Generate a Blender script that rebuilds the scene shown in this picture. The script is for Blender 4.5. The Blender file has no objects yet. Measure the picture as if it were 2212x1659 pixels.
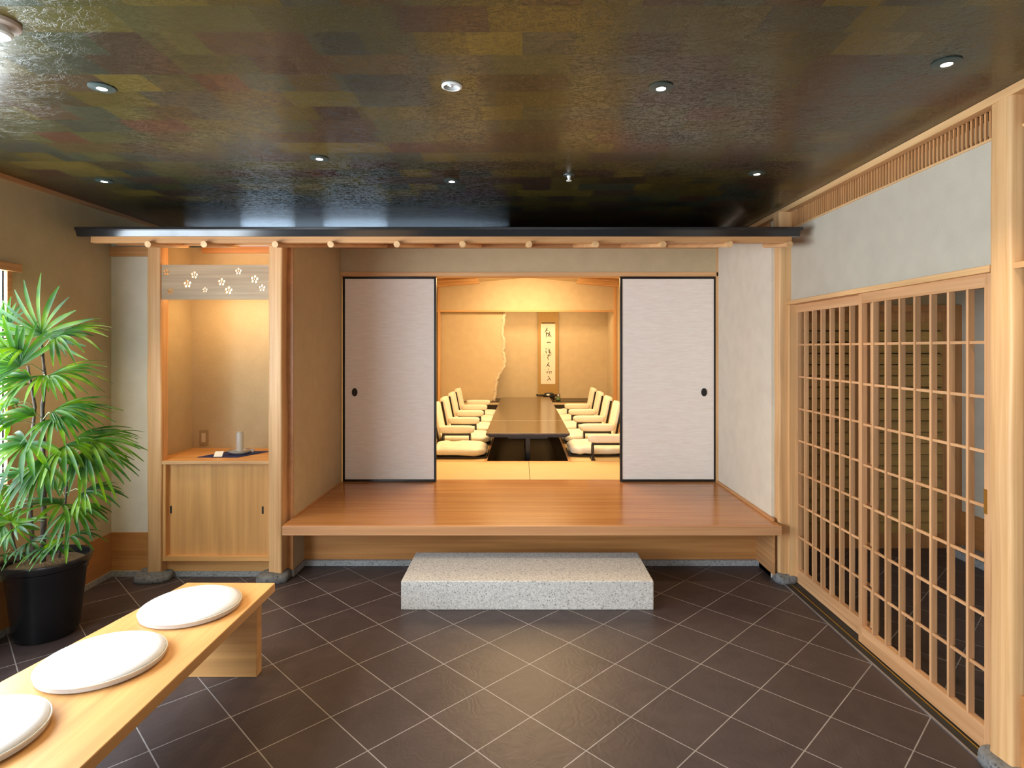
import bpy, math, random
from mathutils import Vector, Matrix, noise as mnoise
random.seed(7)
S = bpy.context.scene
COL = S.collection
PI = math.pi

# ------------------------------------------------------------------ camera, world, exposure, large lights
EYE = 1.565
F = 1286.0                                   # focal length in pixels of a 2212 x 1659 frame
cam_d = bpy.data.cameras.new('camera')
cam = bpy.data.objects.new('camera', cam_d); COL.objects.link(cam)
cam.location = (0, 0, EYE); cam.rotation_euler = (PI/2, 0, 0)
cam_d.sensor_width = 36.0; cam_d.lens = 36.0*F/2212.0
cam_d.shift_x = -22.0/2212.0; cam_d.shift_y = -77.5/2212.0
cam_d.clip_start = 0.05
S.camera = cam
w = bpy.data.worlds.new('world'); S.world = w; w.use_nodes = True
w.node_tree.nodes['Background'].inputs[0].default_value = (0.75, 0.85, 1.0, 1)
w.node_tree.nodes['Background'].inputs[1].default_value = 0.6
S.view_settings.view_transform = 'Standard'; S.view_settings.look = 'None'
S.view_settings.gamma = 1.0; S.view_settings.exposure = 0.45
S.view_settings.use_curve_mapping = False
S.cycles.max_bounces = 10; S.cycles.diffuse_bounces = 5; S.cycles.glossy_bounces = 4
S.cycles.sample_clamp_indirect = 6.0
S.cycles.use_denoising = True

def area(name, loc, rot, sx, sy, power, color, spread=180):
    l = bpy.data.lights.new(name, 'AREA'); l.shape = 'RECTANGLE'; l.size = sx; l.size_y = sy
    l.energy = power; l.color = color; l.spread = math.radians(spread)
    o = bpy.data.objects.new(name, l); COL.objects.link(o); o.location = loc; o.rotation_euler = rot
    return o
WARM = (1.0, 0.70, 0.36)
WINDOW_1 = 13.5       # daylight through the side window panes
area('dining_ceiling_light', (0.08, 7.4, 2.55), (0, 0, 0), 1.2, 3.6, 98, WARM)
area('dining_far_light', (0.08, 10.2, 2.62), (math.radians(35), 0, 0), 1.4, 0.3, 34, WARM)
area('alcove_light', (0.1, 11.55, 2.4), (math.radians(14), 0, 0), 2.6, 0.12, 12, WARM)
for cx_, cw_, cp_ in ((-2.03, 0.44, 0.26), (-1.33, 0.52, 0.26), (-1.4, 2.6, 0.38)):
    area('ceiling_glow_fill', (cx_, 4.75, 2.47), (math.radians(-105), 0, 0), cw_, 0.11, cp_, (0.55, 0.76, 1.0)).data.shape = 'ELLIPSE'  # added unseen lamps, stand in for window light bounced off the roof
area('vestibule_fill', (2.7, 3.4, 2.36), (0, 0, 0), 0.5, 0.8, 2.2, (1.0, 0.82, 0.58))  # added unseen lamp, lifts the dim space behind the lattice

# ------------------------------------------------------------------ materials
def new_mat(name):
    m = bpy.data.materials.new(name); m.use_nodes = True
    nt = m.node_tree; b = nt.nodes['Principled BSDF']
    return m, nt, b
def N(nt, t, **kw):
    n = nt.nodes.new(t)
    for k, v in kw.items():
        if isinstance(v, (int, float, tuple)) and k in [i.name for i in n.inputs]: n.inputs[k].default_value = v
        else: setattr(n, k, v)
    return n
def ramp(nt, stops, interp='LINEAR'):
    r = nt.nodes.new('ShaderNodeValToRGB'); r.color_ramp.interpolation = interp
    e = r.color_ramp.elements
    while len(e) < len(stops): e.new(0.5)
    for el, (p, c) in zip(e, stops): el.position = p; el.color = (*c, 1)
    return r
def coords(nt, scale, rnd=True, rot=(0, 0, 0), loc=(0, 0, 0)):
    tc = N(nt, 'ShaderNodeTexCoord'); mp = N(nt, 'ShaderNodeMapping')
    mp.inputs['Scale'].default_value = scale; mp.inputs['Rotation'].default_value = rot; mp.inputs['Location'].default_value = loc
    nt.links.new(tc.outputs['Object'], mp.inputs['Vector'])
    if not rnd: return mp.outputs['Vector']
    oi = N(nt, 'ShaderNodeObjectInfo'); ml = N(nt, 'ShaderNodeMath', operation='MULTIPLY'); ml.inputs[1].default_value = 37.0
    va = N(nt, 'ShaderNodeVectorMath', operation='ADD')
    nt.links.new(oi.outputs['Random'], ml.inputs[0]); nt.links.new(mp.outputs['Vector'], va.inputs[0]); nt.links.new(ml.outputs[0], va.inputs[1])
    return va.outputs[0]
def bump(nt, b, h, strength, dist=0.002):
    bp = N(nt, 'ShaderNodeBump'); bp.inputs['Strength'].default_value = strength; bp.inputs['Distance'].default_value = dist
    nt.links.new(h, bp.inputs['Height']); nt.links.new(bp.outputs[0], b.inputs['Normal']); return bp
def mix(nt, a, b_, fac, mode='MIX'):
    m = N(nt, 'ShaderNodeMix', data_type='RGBA', blend_type=mode)
    for sock, v in ((m.inputs['Factor'], fac), (m.inputs[6], a), (m.inputs[7], b_)):
        if hasattr(v, 'is_output') or isinstance(v, bpy.types.NodeSocket): nt.links.new(v, sock)
        elif isinstance(v, tuple): sock.default_value = (*v, 1) if len(v) == 3 else v
        else: sock.default_value = v
    return m.outputs[2]
def wood(name, light, dark, axis, rough=0.45, fine=60, spec=0.4):
    m, nt, b = new_mat(name)
    sc = [fine]*3; sc['xyz'.index(axis)] = 1.1
    v = coords(nt, tuple(sc))
    n1 = N(nt, 'ShaderNodeTexNoise', Scale=1.0, Detail=5.0, Roughness=0.55, Distortion=0.3)
    nt.links.new(v, n1.inputs['Vector'])
    sc2 = [7]*3; sc2['xyz'.index(axis)] = 0.5
    v2 = coords(nt, tuple(sc2))
    n2 = N(nt, 'ShaderNodeTexNoise', Scale=1.0, Detail=3.0, Roughness=0.5, Distortion=1.2)
    nt.links.new(v2, n2.inputs['Vector'])
    r1 = ramp(nt, [(0.3, dark), (0.62, light)]); nt.links.new(n1.outputs[0], r1.inputs[0])
    r2 = ramp(nt, [(0.3, (0.80, 0.76, 0.72)), (0.65, (1.06, 1.05, 1.03))]); nt.links.new(n2.outputs[0], r2.inputs[0])
    c = mix(nt, r1.outputs[0], r2.outputs[0], 1.0, 'MULTIPLY')
    nt.links.new(c, b.inputs['Base Color']); b.inputs['Roughness'].default_value = rough
    b.inputs['Specular IOR Level'].default_value = spec
    bump(nt, b, n1.outputs[0], 0.12, 0.001)
    return m
def plain(name, col, rough=0.5, metal=0.0, spec=0.5, var=0.08, scale=30, bstr=0.0):
    m, nt, b = new_mat(name)
    v = coords(nt, (scale,)*3)
    n1 = N(nt, 'ShaderNodeTexNoise', Scale=1.0, Detail=4.0); nt.links.new(v, n1.inputs['Vector'])
    d = tuple(c*(1-var) for c in col); l = tuple(min(1, c*(1+var)) for c in col)
    r = ramp(nt, [(0.3, d), (0.7, l)]); nt.links.new(n1.outputs[0], r.inputs[0]); nt.links.new(r.outputs[0], b.inputs['Base Color'])
    b.inputs['Roughness'].default_value = rough; b.inputs['Metallic'].default_value = metal; b.inputs['Specular IOR Level'].default_value = spec
    if bstr: bump(nt, b, n1.outputs[0], bstr, 0.002)
    return m
def emis(name, col, strength):
    m, nt, b = new_mat(name)
    b.inputs['Base Color'].default_value = (*col, 1); b.inputs['Emission Color'].default_value = (*col, 1); b.inputs['Emission Strength'].default_value = strength
    return m

HL, HD = (0.74, 0.455, 0.22), (0.62, 0.34, 0.14)
M = {}
for ax in 'xyz':
    M['hinoki_'+ax] = wood('pale_cypress_'+ax, HL, HD, ax)
    M['cedar_'+ax] = wood('reddish_cedar_'+ax, (0.60, 0.31, 0.13), (0.46, 0.21, 0.075), ax)
    M['bench_'+ax] = wood('honey_veneer_'+ax, (0.74, 0.405, 0.15), (0.66, 0.345, 0.118), ax, rough=0.4, fine=45)
for ax in 'yz': M['lattice_'+ax] = wood('lattice_cedar_'+ax, (0.66, 0.375, 0.19), (0.52, 0.27, 0.12), ax)
M['platform'] = wood('platform_wood', (0.52, 0.245, 0.085), (0.40, 0.165, 0.05), 'x', rough=0.2, fine=34, spec=0.5)
M['kick_x'] = wood('kick_board_wood', (0.55, 0.26, 0.085), (0.45, 0.19, 0.055), 'x', rough=0.4)
M['kick'] = wood('kick_panel_wood', (0.50, 0.225, 0.075), (0.45, 0.195, 0.062), 'y', rough=0.4)
M['ash'] = wood('greyish_board', (0.50, 0.36, 0.22), (0.37, 0.26, 0.155), 'x', rough=0.5, fine=38)
M['slat'] = wood('louvre_slat_wood', (0.52, 0.33, 0.11), (0.42, 0.25, 0.08), 'x')
M['board_y'] = wood('board_floor', (0.66, 0.34, 0.11), (0.5, 0.23, 0.07), 'x', rough=0.3)

def plaster(name, col, streak=True):
    m, nt, b = new_mat(name)
    v = coords(nt, (260, 260, 420), rnd=False)
    n1 = N(nt, 'ShaderNodeTexNoise', Scale=1.0, Detail=3.0); nt.links.new(v, n1.inputs['Vector'])
    v2 = coords(nt, (9, 9, 9), rnd=False)
    n2 = N(nt, 'ShaderNodeTexNoise', Scale=1.0, Detail=5.0); nt.links.new(v2, n2.inputs['Vector'])
    r1 = ramp(nt, [(0.25, tuple(c*0.86 for c in col)), (0.7, tuple(min(1, c*1.07) for c in col))]); nt.links.new(n1.outputs[0], r1.inputs[0])
    r2 = ramp(nt, [(0.3, (0.95, 0.94, 0.93)), (0.7, (1.03, 1.03, 1.02))]); nt.links.new(n2.outputs[0], r2.inputs[0])
    c = mix(nt, r1.outputs[0], r2.outputs[0], 1.0, 'MULTIPLY'); nt.links.new(c, b.inputs['Base Color'])
    b.inputs['Roughness'].default_value = 0.92; b.inputs['Specular IOR Level'].default_value = 0.15
    bump(nt, b, n1.outputs[0], 0.25, 0.001)
    return m
M['plaster'] = plaster('warm_lit_sand_plaster', (0.54, 0.435, 0.27))  # warm lamp light put into the plaster colour, darker and more golden
M['plaster_right'] = plaster('dimmed_sand_plaster', (0.50, 0.44, 0.35))  # same plaster, colour lowered to dim the right wall
M['plaster_daylit'] = plaster('daylit_sand_plaster', (0.68, 0.62, 0.51))  # same plaster, cool daylight put into the colour
M['plaster_in'] = plaster('dining_room_plaster', (0.62, 0.50, 0.33))

def granite(name, base, scale=1.0):
    m, nt, b = new_mat(name)
    v = coords(nt, (170*scale,)*3); vo = N(nt, 'ShaderNodeTexVoronoi', Scale=1.0); nt.links.new(v, vo.inputs['Vector'])
    v2 = coords(nt, (60*scale,)*3); n2 = N(nt, 'ShaderNodeTexNoise', Scale=1.0, Detail=8.0, Roughness=0.8); nt.links.new(v2, n2.inputs['Vector'])
    sep = N(nt, 'ShaderNodeSeparateColor'); nt.links.new(vo.outputs['Color'], sep.inputs[0])
    r = ramp(nt, [(0.0, tuple(c*0.38 for c in base)), (0.07, tuple(c*0.75 for c in base)), (0.3, tuple(c*0.95 for c in base)), (0.9, tuple(min(1, c*1.18) for c in base))])
    nt.links.new(sep.outputs[0], r.inputs[0])
    r2 = ramp(nt, [(0.35, (0.82, 0.82, 0.84)), (0.62, (1.08, 1.06, 1.04))]); nt.links.new(n2.outputs[0], r2.inputs[0])
    c = mix(nt, r.outputs[0], r2.outputs[0], 1.0, 'MULTIPLY'); nt.links.new(c, b.inputs['Base Color']); b.inputs['Roughness'].default_value = 0.75
    bump(nt, b, n2.outputs[0], 0.5, 0.003)
    return m
M['granite'] = granite('pale_granite', (0.60, 0.58, 0.54))
M['rock'] = granite('dark_rough_granite', (0.17, 0.175, 0.175), 0.6)
M['stone'] = granite('grey_granite', (0.33, 0.335, 0.33), 0.8)

def tile_floor():
    m, nt, b = new_mat('slate_brown_tiles')
    v = coords(nt, (1, 1, 1), rnd=False, rot=(0, 0, PI/4), loc=(-0.0397, -0.0113, 0))
    br = N(nt, 'ShaderNodeTexBrick'); nt.links.new(v, br.inputs['Vector'])
    br.offset = 0.0; br.squash = 1.0
    for k, x in (('Scale', 1.0), ('Mortar Size', 0.0026), ('Mortar Smooth', 0.15), ('Brick Width', 0.3), ('Row Height', 0.3), ('Bias', 0.0)): br.inputs[k].default_value = x
    br.inputs['Color1'].default_value = (0.066, 0.048, 0.047, 1); br.inputs['Color2'].default_value = (0.053, 0.038, 0.038, 1)
    br.inputs['Mortar'].default_value = (0.30, 0.275, 0.265, 1)
    v2 = coords(nt, (5, 5, 5), rnd=False); n2 = N(nt, 'ShaderNodeTexNoise', Scale=1.0, Detail=7.0, Roughness=0.62, Distortion=1.6); nt.links.new(v2, n2.inputs['Vector'])
    r2 = ramp(nt, [(0.3, (0.8, 0.8, 0.8)), (0.7, (1.2, 1.17, 1.14))]); nt.links.new(n2.outputs[0], r2.inputs[0])
    c = mix(nt, br.outputs[0], r2.outputs[0], 1.0, 'MULTIPLY'); nt.links.new(c, b.inputs['Base Color'])
    wv = N(nt, 'ShaderNodeTexWave', Scale=5.0, Distortion=26.0, Detail=4.0); wv.inputs['Detail Scale'].default_value = 1.4
    nt.links.new(coords(nt, (1, 1, 1), rnd=False), wv.inputs['Vector'])
    md = N(nt, 'ShaderNodeMath', operation='MULTIPLY_ADD'); md.inputs[1].default_value = 0.5
    nt.links.new(wv.outputs[1] if len(wv.outputs) > 1 else wv.outputs[0], md.inputs[0]); nt.links.new(n2.outputs[0], md.inputs[2])
    b1 = N(nt, 'ShaderNodeBump'); b1.inputs['Strength'].default_value = 0.14; b1.inputs['Distance'].default_value = 0.004; nt.links.new(md.outputs[0], b1.inputs['Height'])
    b2 = N(nt, 'ShaderNodeBump', invert=True); b2.inputs['Strength'].default_value = 0.6; b2.inputs['Distance'].default_value = 0.002
    nt.links.new(br.outputs['Fac'], b2.inputs['Height']); nt.links.new(b1.outputs[0], b2.inputs['Normal']); nt.links.new(b2.outputs[0], b.inputs['Normal'])
    b.inputs['Roughness'].default_value = 0.42; b.inputs['Specular IOR Level'].default_value = 0.4
    return m
M['tiles'] = tile_floor()

def lacquer_ceiling():
    m, nt, b = new_mat('lacquered_paper_ceiling')
    v = coords(nt, (1, 1, 1), rnd=False)
    cols = []
    for (bw, rh, off, loc) in ((0.165, 0.137, 0.37, (0, 0, 0)), (0.23, 0.137, 0.61, (0.17, 0.0, 0))):
        vv = coords(nt, (1, 1, 1), rnd=False, loc=loc)
        br = N(nt, 'ShaderNodeTexBrick'); nt.links.new(vv, br.inputs['Vector']); br.offset = off; br.offset_frequency = 2; br.squash = 1.6; br.squash_frequency = 2
        for k, x in (('Scale', 1.0), ('Mortar Size', 0.0), ('Brick Width', bw), ('Row Height', rh), ('Bias', 0.0)): br.inputs[k].default_value = x
        br.inputs['Color1'].default_value = (0, 0, 0, 1); br.inputs['Color2'].default_value = (1, 1, 1, 1); cols.append(br.outputs[0])
    r1 = ramp(nt, [(0.0, (0.042, 0.031, 0.015)), (0.16, (0.072, 0.053, 0.014)), (0.32, (0.044, 0.042, 0.018)), (0.48, (0.039, 0.026, 0.017)), (0.63, (0.060, 0.049, 0.016)), (0.8, (0.031, 0.034, 0.023)), (0.95, (0.052, 0.024, 0.015))], 'CONSTANT')
    nt.links.new(cols[0], r1.inputs[0])
    r2 = ramp(nt, [(0.0, (0.78, 0.79, 0.82)), (0.3, (1.12, 1.08, 0.98)), (0.55, (0.88, 0.87, 0.88)), (0.8, (1.2, 1.16, 1.0))], 'CONSTANT'); nt.links.new(cols[1], r2.inputs[0])
    c = mix(nt, r1.outputs[0], r2.outputs[0], 1.0, 'MULTIPLY')
    # crinkled fibres
    hs = []
    for sc, ds in (((9, 22, 9), 2.4), ((20, 15, 18), 2.0)):
        vv = coords(nt, sc, rnd=False, loc=(ds, 0, 0)); n = N(nt, 'ShaderNodeTexNoise', Scale=1.0, Detail=3.5, Roughness=0.6, Distortion=ds); nt.links.new(vv, n.inputs['Vector'])
        s1 = N(nt, 'ShaderNodeMath', operation='SUBTRACT'); s1.inputs[1].default_value = 0.5; nt.links.new(n.outputs[0], s1.inputs[0])
        s2 = N(nt, 'ShaderNodeMath', operation='ABSOLUTE'); nt.links.new(s1.outputs[0], s2.inputs[0])
        s3 = N(nt, 'ShaderNodeMapRange'); s3.inputs[1].default_value = 0.0; s3.inputs[2].default_value = 0.022; s3.inputs[3].default_value = 1.0; s3.inputs[4].default_value = 0.0
        nt.links.new(s2.outputs[0], s3.inputs[0]); hs.append(s3.outputs[0])
    ad = N(nt, 'ShaderNodeMath', operation='ADD'); nt.links.new(hs[0], ad.inputs[0]); nt.links.new(hs[1], ad.inputs[1])
    fib = ramp(nt, [(0.0, (1, 1, 1)), (1.0, (0.66, 0.64, 0.6))]); nt.links.new(ad.outputs[0], fib.inputs[0])
    c = mix(nt, c, fib.outputs[0], 1.0, 'MULTIPLY'); nt.links.new(c, b.inputs['Base Color'])
    b.inputs['Roughness'].default_value = 0.21; b.inputs['Specular IOR Level'].default_value = 0.5; b.inputs['Specular Tint'].default_value = (1.0, 0.9, 0.68, 1)
    bump(nt, b, ad.outputs[0], 0.22, 0.0013)
    return m
M['ceiling'] = lacquer_ceiling()

def fusuma_paper():
    m, nt, b = new_mat('shimmering_door_paper')
    v = coords(nt, (9, 9, 130)); n = N(nt, 'ShaderNodeTexNoise', Scale=1.0, Detail=4.0, Distortion=0.6); nt.links.new(v, n.inputs['Vector'])
    r = ramp(nt, [(0.3, (0.84, 0.75, 0.65)), (0.66, (0.92, 0.85, 0.77))]); nt.links.new(n.outputs[0], r.inputs[0]); nt.links.new(r.outputs[0], b.inputs['Base Color'])
    b.inputs['Roughness'].default_value = 0.55; bump(nt, b, n.outputs[0], 0.1, 0.001)
    return m
M['fusuma'] = fusuma_paper()
def tatami():
    m, nt, b = new_mat('woven_rush_mat')
    v = coords(nt, (6, 320, 6)); n = N(nt, 'ShaderNodeTexNoise', Scale=1.0, Detail=2.0); nt.links.new(v, n.inputs['Vector'])
    r = ramp(nt, [(0.3, (0.60, 0.44, 0.20)), (0.7, (0.76, 0.60, 0.32))]); nt.links.new(n.outputs[0], r.inputs[0]); nt.links.new(r.outputs[0], b.inputs['Base Color'])
    b.inputs['Roughness'].default_value = 0.55; bump(nt, b, n.outputs[0], 0.3, 0.001); return m
M['tatami'] = tatami()
M['black'] = plain('black_lacquer', (0.012, 0.010, 0.010), 0.25)
M['table'] = plain('dark_polished_wood', (0.050, 0.028, 0.010), 0.16, spec=0.9, scale=6, var=0.25)
M['roof'] = plain('black_roof_metal', (0.014, 0.015, 0.017), 0.16, spec=0.7, scale=3, bstr=0.08)
M['pot'] = plain('glossy_black_pot', (0.010, 0.011, 0.013), 0.22)
M['soil'] = plain('dark_soil', (0.12, 0.075, 0.035), 0.95, scale=90, var=0.6, bstr=1.0)
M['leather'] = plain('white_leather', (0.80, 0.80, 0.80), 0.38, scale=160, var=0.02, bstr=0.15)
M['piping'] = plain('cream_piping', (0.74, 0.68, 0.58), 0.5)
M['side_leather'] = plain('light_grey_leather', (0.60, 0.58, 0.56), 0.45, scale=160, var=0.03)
M['cream'] = plain('cream_upholstery', (0.80, 0.74, 0.62), 0.7, var=0.03, bstr=0.1)
M['zabuton'] = plain('ivory_silk_cushion', (0.78, 0.73, 0.62), 0.6, scale=14, var=0.09, bstr=0.6)
M['brass'] = plain('brass', (0.50, 0.36, 0.10), 0.35, metal=1.0)
M['steel'] = plain('grey_metal_strip', (0.42, 0.42, 0.44), 0.35, metal=0.8)
M['white'] = plain('white_enamel', (0.72, 0.72, 0.70), 0.4, var=0.02)
M['teal'] = plain('dark_fitting_ring', (0.035, 0.055, 0.05), 0.35)
M['lamp'] = emis('lamp_glow', (1.0, 0.93, 0.80), 16.0)
M['strip'] = emis('strip_lamp_glow', (1.0, 0.66, 0.30), 7.5)
M['pane1'] = emis('bright_window_pane', (0.77, 0.89, 1.0), WINDOW_1)
M['fill_pane'] = emis('fill_screen_glow', (0.86, 0.92, 1.0), 1.5)  # glow of the added fill screen behind the viewpoint
M['dark'] = plain('dark_recess', (0.02, 0.017, 0.014), 0.8)
M['darkwood'] = plain('dark_pit_wood', (0.035, 0.022, 0.012), 0.35)
M['blue'] = plain('navy_cloth', (0.012, 0.022, 0.12), 0.8)
M['card'] = plain('white_card', (0.85, 0.84, 0.74), 0.7, var=0.01)
M['switch'] = plain('beige_switch_plate', (0.36, 0.27, 0.15), 0.5)
M['switch2'] = plain('pale_switch_rocker', (0.62, 0.54, 0.40), 0.5)
M['scroll'] = plain('tan_scroll_silk', (0.42, 0.26, 0.085), 0.7, var=0.12, scale=60)
M['paper'] = plain('white_scroll_paper', (0.86, 0.78, 0.66), 0.8, var=0.03)
M['ink'] = plain('black_ink', (0.06, 0.035, 0.02), 0.9)
M['bark'] = plain('pale_bark', (0.66, 0.56, 0.42), 0.9, scale=55, var=0.35, bstr=1.0)
M['stem'] = plain('palm_stem', (0.075, 0.055, 0.045), 0.8, scale=50, var=0.5, bstr=0.8)
M['green'] = plain('jade_glaze', (0.05, 0.12, 0.05), 0.3)
m, nt, b = new_mat('clear_glass'); b.inputs['Transmission Weight'].default_value = 0.72; b.inputs['Roughness'].default_value = 0.08; b.inputs['IOR'].default_value = 1.5; b.inputs['Base Color'].default_value = (0.93, 0.96, 0.97, 1); M['glass'] = m
def leaf_mat():
    m, nt, b = new_mat('palm_leaf')
    v = coords(nt, (7, 7, 7)); n = N(nt, 'ShaderNodeTexNoise', Scale=1.0, Detail=2.0); nt.links.new(v, n.inputs['Vector'])
    r = ramp(nt, [(0.3, (0.009, 0.050, 0.014)), (0.48, (0.030, 0.105, 0.009)), (0.72, (0.13, 0.24, 0.006))]); nt.links.new(n.outputs[0], r.inputs[0])
    nt.links.new(r.outputs[0], b.inputs['Base Color']); b.inputs['Roughness'].default_value = 0.45; b.inputs['Specular IOR Level'].default_value = 0.3
    tr = N(nt, 'ShaderNodeBsdfTranslucent'); nt.links.new(mix(nt, r.outputs[0], (2.0, 1.9, 0.6), 1.0, 'MULTIPLY'), tr.inputs[0])
    ms = N(nt, 'ShaderNodeMixShader'); ms.inputs[0].default_value = 0.38
    out = nt.nodes['Material Output']; nt.links.new(b.outputs[0], ms.inputs[1]); nt.links.new(tr.outputs[0], ms.inputs[2]); nt.links.new(ms.outputs[0], out.inputs[0])
    return m
M['leaf'] = leaf_mat()
M['petiole'] = plain('palm_leaf_stalk', (0.22, 0.25, 0.10), 0.6)

# ------------------------------------------------------------------ mesh helpers
class MB:
    def __init__(s): s.v = []; s.f = []
    def add(s, vs, fs):
        k = len(s.v); s.v += [Vector(a) for a in vs]; s.f += [tuple(i+k for i in f) for f in fs]; return s
    def box(s, x0, x1, y0, y1, z0, z1):
        if x0 > x1: x0, x1 = x1, x0
        if y0 > y1: y0, y1 = y1, y0
        if z0 > z1: z0, z1 = z1, z0
        return s.add([(x0,y0,z0),(x1,y0,z0),(x1,y1,z0),(x0,y1,z0),(x0,y0,z1),(x1,y0,z1),(x1,y1,z1),(x0,y1,z1)],
                     [(0,3,2,1),(4,5,6,7),(0,1,5,4),(1,2,6,5),(2,3,7,6),(3,0,4,7)])
    def prism_x(s, prof, x0, x1):                      # prof: (y,z) counter-clockwise
        n = len(prof)
        return s.add([(x0,y,z) for y, z in prof]+[(x1,y,z) for y, z in prof],
                     [tuple(range(n))[::-1], tuple(range(n, 2*n))]+[(i,(i+1)%n,n+(i+1)%n,n+i) for i in range(n)])
    def prism_y(s, prof, y0, y1):                      # prof: (x,z)
        n = len(prof)
        return s.add([(x,y0,z) for x, z in prof]+[(x,y1,z) for x, z in prof],
                     [tuple(range(n)), tuple(range(n, 2*n))[::-1]]+[(i,n+i,n+(i+1)%n,(i+1)%n) for i in range(n)])
    def prism_z(s, prof, z0, z1):
        n = len(prof)
        return s.add([(x,y,z0) for x, y in prof]+[(x,y,z1) for x, y in prof],
                     [tuple(range(n))[::-1], tuple(range(n, 2*n))]+[(i,(i+1)%n,n+(i+1)%n,n+i) for i in range(n)])
    def tube(s, pts, rads, n=10, cap=True):
        pts = [Vector(p) for p in pts]
        if not isinstance(rads, (list, tuple)): rads = [rads]*len(pts)
        vs = []; fs = []; ref = None
        for i, p in enumerate(pts):
            d = (pts[min(i+1, len(pts)-1)]-pts[max(i-1, 0)]).normalized()
            if ref is None: ref = Vector((0, 0, 1)) if abs(d.z) < 0.9 else Vector((1, 0, 0))
            a = d.cross(ref).normalized(); c = d.cross(a); ref = -c if c.dot(-ref) > 0 else c
            a = d.cross(ref).normalized(); c = d.cross(a)
            for k in range(n):
                t = 2*PI*k/n; vs.append(p+a*math.cos(t)*rads[i]+c*math.sin(t)*rads[i])
        for i in range(len(pts)-1):
            for k in range(n): fs.append((i*n+k, i*n+(k+1)%n, (i+1)*n+(k+1)%n, (i+1)*n+k))
        if cap: fs += [tuple(range(n))[::-1], tuple(range((len(pts)-1)*n, len(pts)*n))]
        return s.add(vs, fs)
    def lathe(s, prof, c, n=32, cap=True):             # prof: (r,z)
        vs = []; fs = []
        for r, z in prof:
            for k in range(n):
                t = 2*PI*k/n; vs.append((c[0]+r*math.cos(t), c[1]+r*math.sin(t), c[2]+z))
        for i in range(len(prof)-1):
            for k in range(n): fs.append((i*n+k, i*n+(k+1)%n, (i+1)*n+(k+1)%n, (i+1)*n+k))
        if cap: fs += [tuple(range(n))[::-1], tuple(range((len(prof)-1)*n, len(prof)*n))]
        return s.add(vs, fs)
    def pillow(s, c, sx, sy, sz, e=0.4, e2=0.8, n=32, m=14, wob=0.0, seed=0):
        def sp(a, k): return math.copysign(abs(a)**k, a)
        vs = [(c[0], c[1], c[2]-sz)]; fs = []
        for i in range(1, m):
            ph = -PI/2+PI*i/m
            for k in range(n):
                t = 2*PI*k/n
                p = Vector((sx*sp(math.cos(ph), e2)*sp(math.cos(t), e), sy*sp(math.cos(ph), e2)*sp(math.sin(t), e), sz*sp(math.sin(ph), e2)))
                if wob:
                    q = p*9+Vector((seed*7.1, seed*3.3, 0)); p += Vector((mnoise.noise(q)*wob, mnoise.noise(q+Vector((9,1,4)))*wob, mnoise.noise(q*1.3+Vector((3,8,2)))*wob*0.8))
                vs.append(Vector(c)+p)
        vs.append((c[0], c[1], c[2]+sz))
        for k in range(n): fs.append((0, 1+(k+1)%n, 1+k))
        for i in range(m-2):
            for k in range(n): fs.append((1+i*n+k, 1+i*n+(k+1)%n, 1+(i+1)*n+(k+1)%n, 1+(i+1)*n+k))
        L = len(vs)-1
        for k in range(n): fs.append((L, 1+(m-2)*n+k, 1+(m-2)*n+(k+1)%n))
        return s.add(vs, fs)
    def xform(s, mat):
        s.v = [mat @ v for v in s.v]; return s

ORG = {}
def props(o, label=None, cat=None, group=None, kind=None):
    if label: o['label'] = label
    if cat: o['category'] = cat
    if group: o['group'] = group
    if kind: o['kind'] = kind
def thing(name, loc, label, cat, group=None, kind=None):
    o = bpy.data.objects.new(name, None); COL.objects.link(o); o.location = loc; o.empty_display_size = 0.05
    ORG[o] = Vector(loc); props(o, label, cat, group, kind); return o
def mk(name, mb, mat, parent=None, bevel=0.0, smooth=False, label=None, cat=None, group=None, kind=None, segs=2):
    if parent is not None: org = ORG[parent]
    else:
        xs = [v.x for v in mb.v]; ys = [v.y for v in mb.v]; zs = [v.z for v in mb.v]
        org = Vector(((min(xs)+max(xs))/2, (min(ys)+max(ys))/2, min(zs)))
        if kind == 'structure': org = Vector((0, 0, 0))
    me = bpy.data.meshes.new(name); me.from_pydata([v-org for v in mb.v], [], mb.f); me.update()
    me.materials.append(M[mat] if isinstance(mat, str) else mat)
    if smooth:
        for p in me.polygons: p.use_smooth = True
    o = bpy.data.objects.new(name, me); COL.objects.link(o)
    if parent is not None: o.parent = parent; ORG[o] = org
    else: o.location = org; ORG[o] = org
    if bevel:
        b = o.modifiers.new('bevel', 'BEVEL'); b.width = bevel; b.segments = segs; b.limit_method = 'ANGLE'; b.angle_limit = math.radians(40)
        b.harden_normals = False
    if smooth == 'auto':
        for p in me.polygons: p.use_smooth = True
        e = o.modifiers.new('split', 'EDGE_SPLIT'); e.split_angle = math.radians(35)
    props(o, label, cat, group, kind); return o
def B(*a): return MB().box(*a)
def struct(name, mb, mat, parent=None, **k): return mk(name, mb, mat, parent, kind='structure' if parent is None else None, **k)
def dup(root, loc, label=None, group=None):
    r = root.copy(); COL.objects.link(r); r.location = loc
    if label: r['label'] = label
    if group: r['group'] = group
    def rec(src, dst):
        for ch in list(src.children):
            c = ch.copy(); COL.objects.link(c); c.parent = dst; rec(ch, c)
    rec(root, r); return r
def P(px, py, D): return Vector(((px-1128)*D/F, D, EYE-(py-752)*D/F))   # where a picture point at distance D stands

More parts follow.
